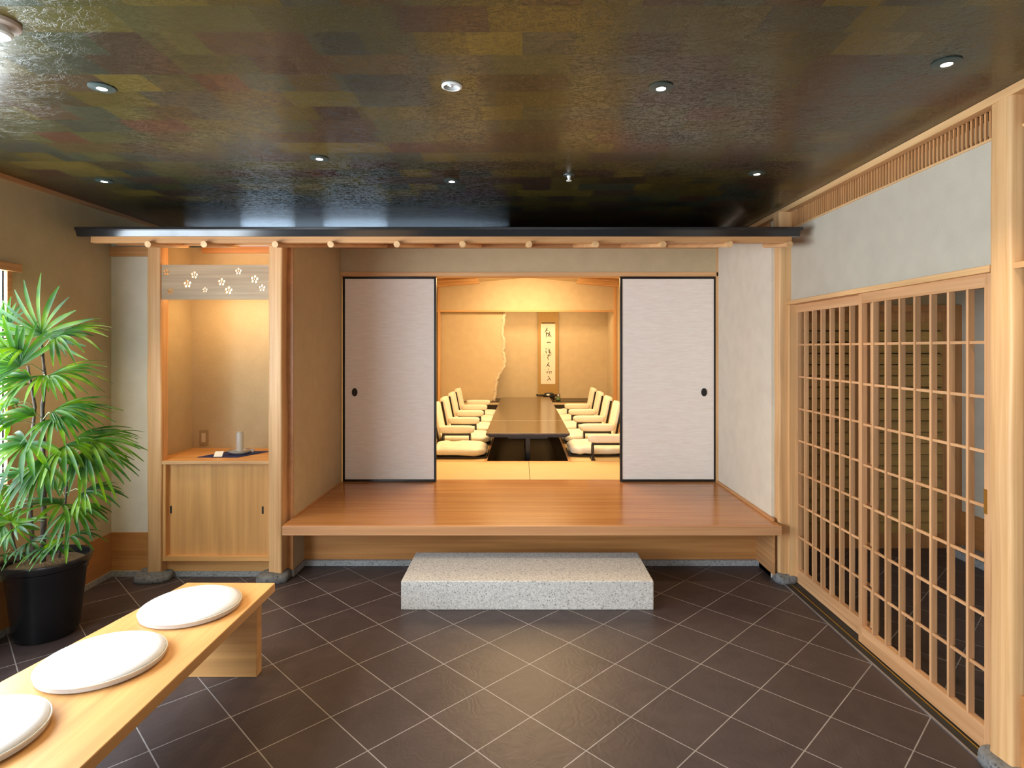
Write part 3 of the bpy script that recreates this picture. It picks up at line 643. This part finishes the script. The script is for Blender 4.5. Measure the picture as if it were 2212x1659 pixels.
sC = stem([(128, 1205, 3.16), (140, 1100, 3.15), (146, 1030, 3.14), (152, 985, 3.12)], 0.006, 0.004)
sD = stem([(40, 1212, 3.14), (30, 1170, 3.12), (24, 1135, 3.1)], 0.005, 0.004)
def near(stems, p):
    best = None
    for s in stems:
        for q in s:
            if q.z < p.z-0.02:
                d = (q-p).length
                if best is None or d < best[0]: best = (d, q)
    return best[1] if best else p-Vector((0, 0, 0.1))
def frond(px, py, D, f, up, L, n, spread, droop, wd=0.017):
    """fan leaf: hub at a point, leaflets spread round direction f in the plane with normal up"""
    h = P(px, py, D); f = Vector(f).normalized(); u = Vector(up); u = (u-f*u.dot(f)).normalized(); s = f.cross(u)
    mb = MB(); rnd = random.Random(int(px*31+py*7)); droop *= 0.56; wd *= 1.05; n = int(n*1.25+0.5)
    st = near([sA, sB, sC, sD], h)
    mid = (st+h)/2+Vector((0, 0, 0.02))+f*0.01
    for i in range(n):
        a = -spread/2+spread*i/(n-1)+rnd.uniform(-0.05, 0.05); l = 0.94*L*(1-0.22*abs(2*i/(n-1)-1))*rnd.uniform(0.85, 1.08)
        d = f*math.cos(a)+s*math.sin(a); side = (s*math.cos(a)-f*math.sin(a)); seg = 8; dr = droop*rnd.uniform(0.65, 1.35); k0 = len(mb.v)
        wl = wd*rnd.uniform(0.85, 1.15); roll = rnd.uniform(-0.35, 0.35)
        uu = (u*math.cos(roll)+side*math.sin(roll)); sd = (side*math.cos(roll)-u*math.sin(roll))
        for j in range(seg+1):
            t = j/seg; p = h+d*l*t*(1-0.12*dr*t)+u*0.05*l*math.sin(t*PI)+Vector((0, 0, -1))*dr*l*t*t*0.75
            ww = wl*(0.25+0.75*math.sin(min(1, t*1.9+0.05)*PI/2))*(1 if t < 0.7 else 1-(t-0.7)/0.3*0.78)
            p.x = max(p.x, XL+0.03); mb.v += [p-sd*ww/2+uu*ww*0.22, p, p+sd*ww/2+uu*ww*0.22]
        for j in range(seg):
            q = k0+j*3; mb.f += [(q, q+1, q+4, q+3), (q+1, q+2, q+5, q+4)]
    fr = mk('frond', mb, 'leaf', pp, smooth=True)
    mk('leaf_stalk', MB().tube([st, mid, h], [0.0028, 0.0024, 0.0022], 5), 'petiole', fr, smooth=True)
R = 1.0
for a in (
    (90, 722, 3.16, (0.12, -0.15, 1), (0, -1, 0.15), 0.36, 12, 3.7, 0.25, 0.022),
    (44, 790, 3.08, (-0.55, -0.3, 0.8), (0.2, -1, 0.1), 0.33, 14, 3.0, 0.25, 0.022),
    (118, 732, 3.14, (1, -0.1, 0.35), (0, -0.5, 1), 0.36, 9, 1.9, 0.85, 0.020),
    (108, 728, 3.30, (0.9, 0.2, 0.5), (0, -0.7, 1), 0.31, 8, 2.0, 0.5, 0.019),
    (62, 728, 3.2, (-0.9, -0.2, 0.4), (0, -0.4, 1), 0.34, 9, 2.0, 0.6, 0.021),
    (60, 752, 3.12, (-0.6, -0.6, 0.1), (0, -0.5, 1), 0.28, 9, 2.2, 0.6, 0.019),
    (20, 705, 3.2, (-0.3, 0.1, 1), (0, -1, 0.1), 0.2, 7, 2.0, 0.2, 0.017),
    (103, 815, 3.1, (1, -0.1, 0.3), (0, -0.5, 1), 0.36, 10, 1.9, 0.7, 0.019),
    (106, 812, 3.3, (1, 0.3, 0.1), (0, -0.5, 1), 0.34, 8, 1.7, 0.8, 0.018),
    (98, 812, 3.12, (0.2, -1, -0.1), (0, -0.3, 1), 0.24, 7, 2.0, 1.1, 0.020),
    (66, 816, 3.12, (-1, -0.3, 0.1), (0, -0.5, 1), 0.36, 10, 1.8, 0.95, 0.019),
    (60, 830, 3.05, (-0.7, -0.7, -0.3), (0, -0.4, 1), 0.25, 8, 1.8, 1.0, 0.019),
    (40, 870, 3.2, (-0.8, -0.2, 0.1), (0, -0.4, 1), 0.25, 7, 2.0, 1.3, 0.017),
    (76, 898, 3.1, (-1, -0.3, 0.2), (0, -0.5, 1), 0.33, 9, 1.8, 0.9, 0.019),
    (110, 893, 3.1, (1, -0.1, 0.35), (0, -0.5, 1), 0.36, 11, 1.7, 0.7, 0.019),
    (118, 890, 3.24, (1, 0.3, 0.25), (0, -0.5, 1), 0.36, 10, 1.6, 0.75, 0.018),
    (120, 905, 3.05, (0.6, -0.7, 0.0), (0, -0.4, 1), 0.27, 8, 2.2, 1.1, 0.020),
    (20, 915, 3.05, (-0.4, -0.6, 0.2), (0, -0.5, 1), 0.26, 8, 2.6, 0.5, 0.020),
    (58, 957, 2.98, (-0.25, -0.6, -0.35), (0, -0.6, 1), 0.34, 12, 3.9, 0.65, 0.026),
    (140, 963, 3.02, (0.75, -0.4, -0.1), (0, -0.5, 1), 0.29, 9, 2.3, 0.9, 0.021),
    (190, 952, 3.1, (1, -0.1, -0.05), (0, -0.5, 1), 0.33, 12, 1.8, 0.6, 0.018),
    (182, 975, 3.02, (0.8, -0.3, -0.35), (0, -0.4, 1), 0.31, 10, 2.0, 0.8, 0.021),
    (165, 945, 3.2, (0.9, 0.2, 0.1), (0, -0.5, 1), 0.33, 10, 1.8, 0.75, 0.018),
    (97, 1000, 3.0, (0.1, -0.6, -0.6), (0, -0.8, 0.5), 0.27, 8, 2.0, 0.7, 0.024),
    (120, 985, 3.04, (0.35, -0.7, -0.2), (0, -0.5, 1), 0.28, 8, 2.4, 0.9, 0.022),
    (52, 1025, 3.1, (-0.9, -0.3, 0.2), (0, -0.5, 1), 0.22, 7, 1.5, 0.8, 0.015),
    (36, 1063, 3.06, (-0.5, -0.5, 0.2), (0, -0.5, 1), 0.2, 6, 1.9, 0.7, 0.015),
    (134, 1090, 2.98, (-0.2, -0.7, 0.1), (0, -0.6, 0.8), 0.27, 10, 4.4, 0.5, 0.022),
    (180, 1063, 3.02, (1, -0.2, 0.1), (0, -0.4, 1), 0.25, 10, 2.2, 0.75, 0.018),
    (158, 1096, 3.02, (0.7, -0.5, -0.2), (0, -0.5, 1), 0.25, 9, 2.2, 0.8, 0.019),
    (125, 1060, 3.2, (0.0, 0.1, 1), (0, -1, 0), 0.16, 4, 1.5, 0.1, 0.016),
    (24, 1126, 2.98, (0.25, -0.3, 1), (0, -1, 0.3), 0.21, 10, 4.2, 0.3, 0.019),
    (34, 1140, 2.95, (0.8, -0.4, 0.2), (0, -0.5, 1), 0.22, 8, 2.3, 0.5, 0.016),
    (8, 1135, 3.0, (-0.2, -0.5, -0.5), (0, -0.8, 0.5), 0.2, 7, 2.2, 0.5, 0.018),
    (148, 1160, 2.98, (0.45, -0.7, 0.0), (0, -0.5, 1), 0.23, 9, 3.4, 0.85, 0.018),
    (108, 1180, 2.96, (0.2, -0.8, 0.0), (0, -0.5, 1), 0.17, 8, 3.2, 0.9, 0.017),
    (62, 1172, 3.0, (0.6, -0.4, 0.1), (0, -0.5, 1), 0.2, 7, 2.2, 0.6, 0.016),
    (12, 1200, 2.98, (0.2, -0.6, 0.2), (0, -0.5, 1), 0.17, 7, 2.8, 0.9, 0.018),
): frond(*a)
# ------------------------------------------------------------------ dining room
GX0, GX1, GY1, TZ = -1.62, 1.80, 11.3, 0.40
PX0, PX1, PY0, PY1 = -0.363, 0.475, 6.14, 10.95         # leg pit
fl = MB().box(GX0-0.1, GX1+0.1, YB+0.1, PY0-0.02, 0.3, TZ-0.03).box(GX0-0.1, PX0-0.02, PY0-0.02, PY1+0.02, 0.3, TZ-0.03).box(PX1+0.02, GX1+0.1, PY0-0.02, PY1+0.02, 0.3, TZ-0.03).box(GX0-0.1, GX1+0.1, PY1+0.02, 12.3, 0.3, TZ-0.03)
struct('floor_dining', fl, 'darkwood')
pit = MB().box(PX0-0.04, PX1+0.04, PY0-0.04, PY1+0.04, -0.02, 0.0).box(PX0-0.02, PX0, PY0, PY1, 0, TZ).box(PX1, PX1+0.02, PY0, PY1, 0, TZ).box(PX0-0.02, PX1+0.02, PY0-0.02, PY0, 0, TZ).box(PX0-0.02, PX1+0.02, PY1, PY1+0.02, 0, TZ)
struct('floor_leg_pit', pit, 'darkwood')
struct('trim_19', MB().box(PX1+0.0, PX1+0.035, PY0-0.03, PY1, TZ-0.02, TZ+0.003).box(PX0-0.03, PX0, PY0-0.03, PY1, TZ-0.02, TZ+0.003).box(GX0, GX1, PY0-0.035, PY0-0.003, TZ-0.03, TZ+0.001), 'hinoki_y')
for x0, x1, y0, y1, lab in ((GX0, 0.066, YB+0.105, PY0-0.036, 'straw tatami mat just inside the paper doors, on the palm side of the seam'), (0.070, GX1, YB+0.105, PY0-0.036, 'straw tatami mat just inside the paper doors, on the lattice side of the seam'),
                            (GX0, PX0-0.031, PY0, 11.25, 'long straw tatami under the floor chairs on the palm side of the table'), (PX1+0.036, 1.28, PY0, 11.25, 'long straw tatami under the floor chairs on the lattice side of the table')):
    mk('tatami_mat', B(x0, x1, y0, y1, TZ-0.03, TZ), 'tatami', label=lab, cat='tatami mat', group='tatami mats in the dining room')
bf = MB(); y = PY0
while y < 11.2: bf.box(1.285, GX1, y, y+0.145, TZ-0.03, TZ); y += 0.15
struct('floor_boards', bf, 'board_y')
def gz(x): return 2.90-0.085*abs(x-0.11)
struct('wall_inner_left', B(GX0-0.1, GX0, YB+0.13, 12.3, 0.3, 3.0), 'plaster_in')
struct('wall_inner_right', B(GX1, GX1+0.1, YB+0.13, 12.3, 0.3, 3.0), 'plaster_in')
struct('wall_inner_front', MB().box(GX0, XN0, YB+0.13, YB+0.2, TZ, 3.0).box(XN0, GX1, YB+0.13, YB+0.2, 2.224, 3.0), 'plaster_in')
struct('wall_inner_lintel', B(GX0, GX1, GY1, GY1+0.08, 2.268, 3.0), 'plaster_in')
struct('wall_alcove_back', B(GX0-0.1, GX1+0.1, 12.15, 12.25, 0.3, 3.0), 'plaster_in')
struct('wall_alcove_right', B(1.735, GX1, GY1+0.08, 12.15, 0.5, 2.6), 'plaster_in')
struct('ceiling_alcove', B(GX0, GX1, GY1+0.08, 12.15, 2.55, 2.6), 'plaster_in')
struct('trim_20', B(GX0, GX1, GY1-0.02, GY1, 2.250, 2.282), 'hinoki_x', bevel=0.002)
for nm, x0, x1 in (('trim_21', -1.60, -1.555), ('trim_22', 1.735, 1.795)): struct(nm, B(x0, x1, GY1-0.03, GY1+0.06, TZ, 2.80), 'hinoki_z', bevel=0.004)
# ceiling of the dining room: two gently sloped sides with battens, plain middle
c1 = MB()
for xa, xb in ((GX0, 0.11), (0.11, GX1)): c1.prism_y([(xa, gz(xa)), (xb, gz(xb)), (xb, gz(xb)+0.04), (xa, gz(xa)+0.04)], YB+0.2, GY1)
struct('ceiling_dining', c1, 'plaster_in')
k = 30
for y in [11.12-0.42*i for i in range(7)]:
    for xa, xb in ((GX0, -0.80), (1.02, GX1)):
        struct('trim_%d' % k, MB().prism_y([(xa, gz(xa)-0.045), (xb, gz(xb)-0.045), (xb, gz(xb)), (xa, gz(xa))], y, y+0.11), 'hinoki_x'); k += 1
# alcove
struct('floor_alcove', MB().box(GX0, GX1, GY1+0.02, 12.15, 0.51, 0.545), 'darkwood')
al = struct('trim_23', B(GX0, GX1, GY1, GY1+0.03, TZ, 0.49), 'black'); mk('alcove_edge', B(GX0, GX1, GY1, GY1+0.02, 0.535, 0.547), 'black', al); mk('alcove_panel', B(GX0, GX1, GY1+0.005, GY1+0.02, 0.49, 0.535), 'plaster_in', al)
edge = [(1090.7, 674), (1089, 696), (1086, 719), (1091, 742), (1088, 759), (1092, 777), (1091, 791), (1082, 806), (1075, 820), (1072, 840), (1069, 869)]
ed = [P(a, b_, 11.42) for a, b_ in edge]
pr = [(GX0, 0.546)]+[(p.x-0.035, max(p.z, 0.546)) for p in reversed(ed)][:1]+[(p.x-0.035, p.z) for p in reversed(ed)][1:]+[(GX0, ed[0].z+0.01)]
struct('wall_alcove_screen', MB().prism_y(pr, 11.40, 11.45), 'plaster_in')
res = []
for i in range(len(ed)-1):
    for j in range(4): res.append(ed[i].lerp(ed[i+1], j/4))
res = [r+Vector((-0.018+0.008*math.sin(i*1.9), 0, 0)) for i, r in enumerate(res)]+[ed[-1]+Vector((-0.018, 0, 0.02))]
mk('bark_edge_post', MB().tube(res, [0.034+0.006*math.sin(i*2.7) for i in range(len(res))], 12), 'bark', smooth=True, label='crooked natural bark edged pole at the edge of the alcove screen', cat='pole')
# hanging scroll
sc_y = 12.10
hs = thing('hanging_scroll', P(1184, 853, sc_y), 'tall hanging calligraphy scroll with tan silk mount on the alcove wall', 'scroll')
a0, a1 = P(1162, 673, sc_y), P(1206, 853, sc_y)
mk('silk_mount', B(a0.x, a1.x, sc_y, sc_y+0.006, a1.z, a0.z), 'scroll', hs)
b0, b1 = P(1168.3, 699.5, sc_y), P(1199.5, 829.5, sc_y)
pap = mk('paper', B(b0.x, b1.x, sc_y-0.003, sc_y, b1.z, b0.z), 'paper', hs)
mk('top_band', B(P(1170, 0, sc_y).x, P(1199, 0, sc_y).x, sc_y-0.003, sc_y, P(0, 698.6, sc_y).z, P(0, 696.6, sc_y).z), 'ink', hs)
mk('roller', MB().tube([(P(1160.5, 0, sc_y).x, sc_y-0.004, a1.z), (P(1207.5, 0, sc_y).x, sc_y-0.004, a1.z)], 0.013, 12), 'black', hs, smooth='auto')
for q in (1160.5, 1207.5): mk('roller_knob', MB().pillow((P(q, 0, sc_y).x, sc_y-0.004, a1.z), 0.022, 0.02, 0.02, 1, 1, 14, 8), 'black', hs, smooth=True)
STR = [[(622, 362), (604, 398), (578, 445)], [(600, 400), (642, 408)], [(612, 425), (606, 475), (604, 522)], [(598, 458), (640, 448)], [(660, 425), (652, 470), (626, 505)], [(628, 452), (658, 474), (690, 516)], [(640, 478), (648, 500), (672, 496)],
       [(612, 606), (640, 598), (668, 600), (676, 612)], [(600, 698), (606, 722)], [(594, 742), (604, 762), (608, 786)], [(640, 700), (656, 722)], [(634, 738), (676, 742)], [(656, 716), (652, 752), (664, 792)], [(640, 764), (676, 760), (682, 800)],
       [(622, 812), (650, 802), (682, 816)], [(652, 808), (626, 846), (640, 892)], [(646, 928), (628, 962), (606, 998)], [(620, 968), (646, 978), (664, 1000)], [(634, 1030), (646, 1044)], [(622, 1068), (614, 1098), (628, 1102)],
       [(640, 1082), (690, 1074), (684, 1112)], [(652, 1088), (666, 1114)], [(630, 1152), (650, 1164)], [(646, 1172), (664, 1200), (680, 1222)], [(640, 1196), (620, 1226)], [(560, 815), (574, 818)], [(576, 1042), (584, 1050)]]
st = MB(); KX = 1207/160.0
for s_ in STR:
    pts = [P(1100+a/KX, 660+b_/KX, sc_y) for a, b_ in s_]; pts = [Vector((p.x, sc_y-0.0045, p.z)) for p in pts]
    nn = len(pts); v0 = len(st.v)
    for i, p in enumerate(pts):
        d = (pts[min(i+1, nn-1)]-pts[max(i-1, 0)]).normalized(); pe = Vector((-d.z, 0, d.x)); ww = 0.0075*(1.0 if i < nn-1 else 0.45)*(0.5 if s_[0][0] < 590 and s_[0][1] > 800 else 1)
        st.v += [p-pe*ww, p+pe*ww, p-pe*ww+Vector((0, 0.001, 0)), p+pe*ww+Vector((0, 0.001, 0))]
    for i in range(nn-1):
        q = v0+i*4; st.f += [(q, q+1, q+5, q+4), (q+2, q+6, q+7, q+3), (q, q+4, q+6, q+2), (q+1, q+3, q+7, q+5)]
mk('brush_lettering', st, 'ink', pap)
# sculpture and incense burner in the alcove
q = P(1186, 860, 11.62)
og = thing('alcove_ornament', q, 'small black curved ornament with pale inlay before the scroll roller', 'ornament')
bd = MB().pillow((q.x, 11.62, 0.625), 0.115, 0.06, 0.075, 0.9, 0.8, 28, 12)
for v in bd.v:
    if v.z < 0.60: v.z = 0.60-(0.60-v.z)*0.15
mk('body', bd, 'black', og, smooth=True)
mk('foot', MB().tube([(q.x+0.06, 11.6, 0.61), (q.x+0.095, 11.6, 0.58), (q.x+0.09, 11.6, 0.547)], [0.03, 0.022, 0.008], 10), 'black', og, smooth=True)
mk('foot', MB().tube([(q.x-0.07, 11.6, 0.61), (q.x-0.08, 11.6, 0.547)], [0.025, 0.012], 10), 'black', og, smooth=True)
mk('inlay', MB().pillow((q.x-0.02, 11.567, 0.655), 0.035, 0.012, 0.02, 1, 1, 16, 8), 'white', og, smooth=True)
q = P(1206, 868, 11.45)
ib = thing('incense_burner', (q.x, 11.45, 0.547), 'small dark green incense burner with white finial beside the black ornament', 'incense burner')
mk('body', MB().lathe([(0.02, 0.0), (0.045, 0.01), (0.05, 0.03), (0.035, 0.05), (0.02, 0.06), (0.022, 0.085), (0.012, 0.09)], (q.x, 11.45, 0.547), 20), 'green', ib, smooth=True)
mk('finial', MB().pillow((q.x, 11.45, 0.655), 0.018, 0.018, 0.022, 1, 1, 14, 8), 'white', ib, smooth=True)
# table
tb = thing('dining_table', (0.06, 8.6, 0.0), 'long low dark polished dining table over the leg pit', 'table')
TX0, TX1, TT = -0.385, 0.505, 0.664
for y0, y1 in ((6.30, 7.40), (7.404, 10.93)):
    mk('tabletop', B(TX0, TX1, y0, y1, TT-0.022, TT), 'table', tb, bevel=0.004)
    mk('table_apron', MB().prism_y([(TX0+0.05, TT-0.045), (TX1-0.05, TT-0.045), (TX1, TT-0.022), (TX0, TT-0.022)], y0+(0.01 if y0 < 7 else 0), y1-(0 if y0 < 7 else 0.02)), 'black', tb)
for y in (6.42, 7.3, 7.9, 9.3, 10.7):
    mk('table_leg', MB().box(0.035, 0.085, y-0.03, y+0.03, 0.0, TT-0.045).box(-0.15, 0.27, y-0.02, y+0.02, TT-0.075, TT-0.045), 'black', tb, bevel=0.004)
# floor chairs, cushions, armrests
def rotz(mb, c, a):
    T = Matrix.Translation(c) @ Matrix.Rotation(a, 4, 'Z') @ Matrix.Translation(-Vector(c)); return mb.xform(T)
def lean(mb, c, a):
    T = Matrix.Translation(c) @ Matrix.Rotation(a, 4, 'Y') @ Matrix.Translation(-Vector(c)); return mb.xform(T)
def make_seat(s, xc, y, gl):
    """s=-1: chair on the left of the table facing +X, s=+1: right of the table facing -X"""
    ch = thing('floor_chair', (xc, y, TZ), 'x', 'floor chair', gl[0]); px = xc+s*0.335; piv = (px, y, 0.45)
    mk('seat_board', B(xc-0.30, xc+0.30, y-0.235, y+0.235, TZ+0.003, TZ+0.022), 'black', ch, bevel=0.006)
    a = s*math.radians(11)
    mk('back_pad', lean(MB().pillow((px-s*0.012, y, 0.685), 0.042, 0.215, 0.215, 0.3, 0.28, 32, 16), piv, a), 'cream', ch, smooth=True)
    for sy in (-1, 1):
        mk('back_rail', lean(B(px-s*0.001-0.013, px-s*0.001+0.013, y+sy*0.218-0.010, y+sy*0.218+0.010, 0.42, 0.855), piv, a), 'black', ch, bevel=0.004)
    mk('back_brace', B(min(xc+s*0.28, px+s*0.02), max(xc+s*0.28, px+s*0.02), y-0.2, y+0.2, TZ+0.01, TZ+0.05), 'black', ch, bevel=0.004)
    cu = mk('seat_cushion', MB().pillow((xc-s*0.0, y, TZ+0.022+0.052), 0.285, 0.29, 0.052, 0.35, 0.62, 40, 14, wob=0.022, seed=3+s), 'zabuton', smooth=True, label='x', cat='cushion', group=gl[1])
    ya = y-s*0.40
    ar = thing('armrest_stand', (xc+s*0.09, ya, TZ), 'x', 'armrest', gl[2]); ax = xc+s*0.09
    mk('pad', MB().pillow((ax, ya, 0.623), 0.205, 0.062, 0.043, 0.35, 0.4, 28, 12), 'cream', ar, smooth=True)
    mk('rail', B(ax-0.165, ax+0.165, ya-0.03, ya+0.03, 0.555, 0.582), 'black', ar, bevel=0.003)
    for sx in (-1, 1):
        for sy in (-1, 1):
            mk('leg', MB().box(ax+sx*0.155-0.010, ax+sx*0.155+0.010, ya+sy*0.04-0.010, ya+sy*0.04+0.010, TZ+0.03, 0.557), 'black', ar)
        mk('foot', MB().box(ax+sx*0.155-0.016, ax+sx*0.155+0.016, ya-0.06, ya+0.06, TZ+0.012, TZ+0.034).box(ax+sx*0.155-0.022, ax+sx*0.155+0.022, ya-0.065, ya-0.04, TZ+0.0, TZ+0.014).box(ax+sx*0.155-0.022, ax+sx*0.155+0.022, ya+0.04, ya+0.065, TZ, TZ+0.014), 'black', ar, bevel=0.003)
    return ch, cu, ar
ORD = ['nearest the doorway', 'second from the doorway', 'in the middle of the row', 'second from the alcove', 'nearest the alcove']
for s, xc, y0, side in ((-1, -0.67, 6.50, 'palm'), (1, 0.80, 6.62, 'lattice')):
    gl = ('cream floor chairs on the %s side of the table' % side, 'ivory cushions on the %s side chairs' % side, 'cream armrests on the %s side' % side)
    objs = make_seat(s, xc, y0, gl); locs = [o.location.copy() for o in objs]
    for k in range(5):
        cur = objs if k == 0 else [dup(o, l+Vector((0, 0.855*k, 0))) for o, l in zip(objs, locs)]
        for o, what in zip(cur, ('cream black railed floor chair', 'ivory seat cushion', 'cream armrest stand')):
            o['label'] = '%s, %s side of the table, %s' % (what, side, ORD[k])
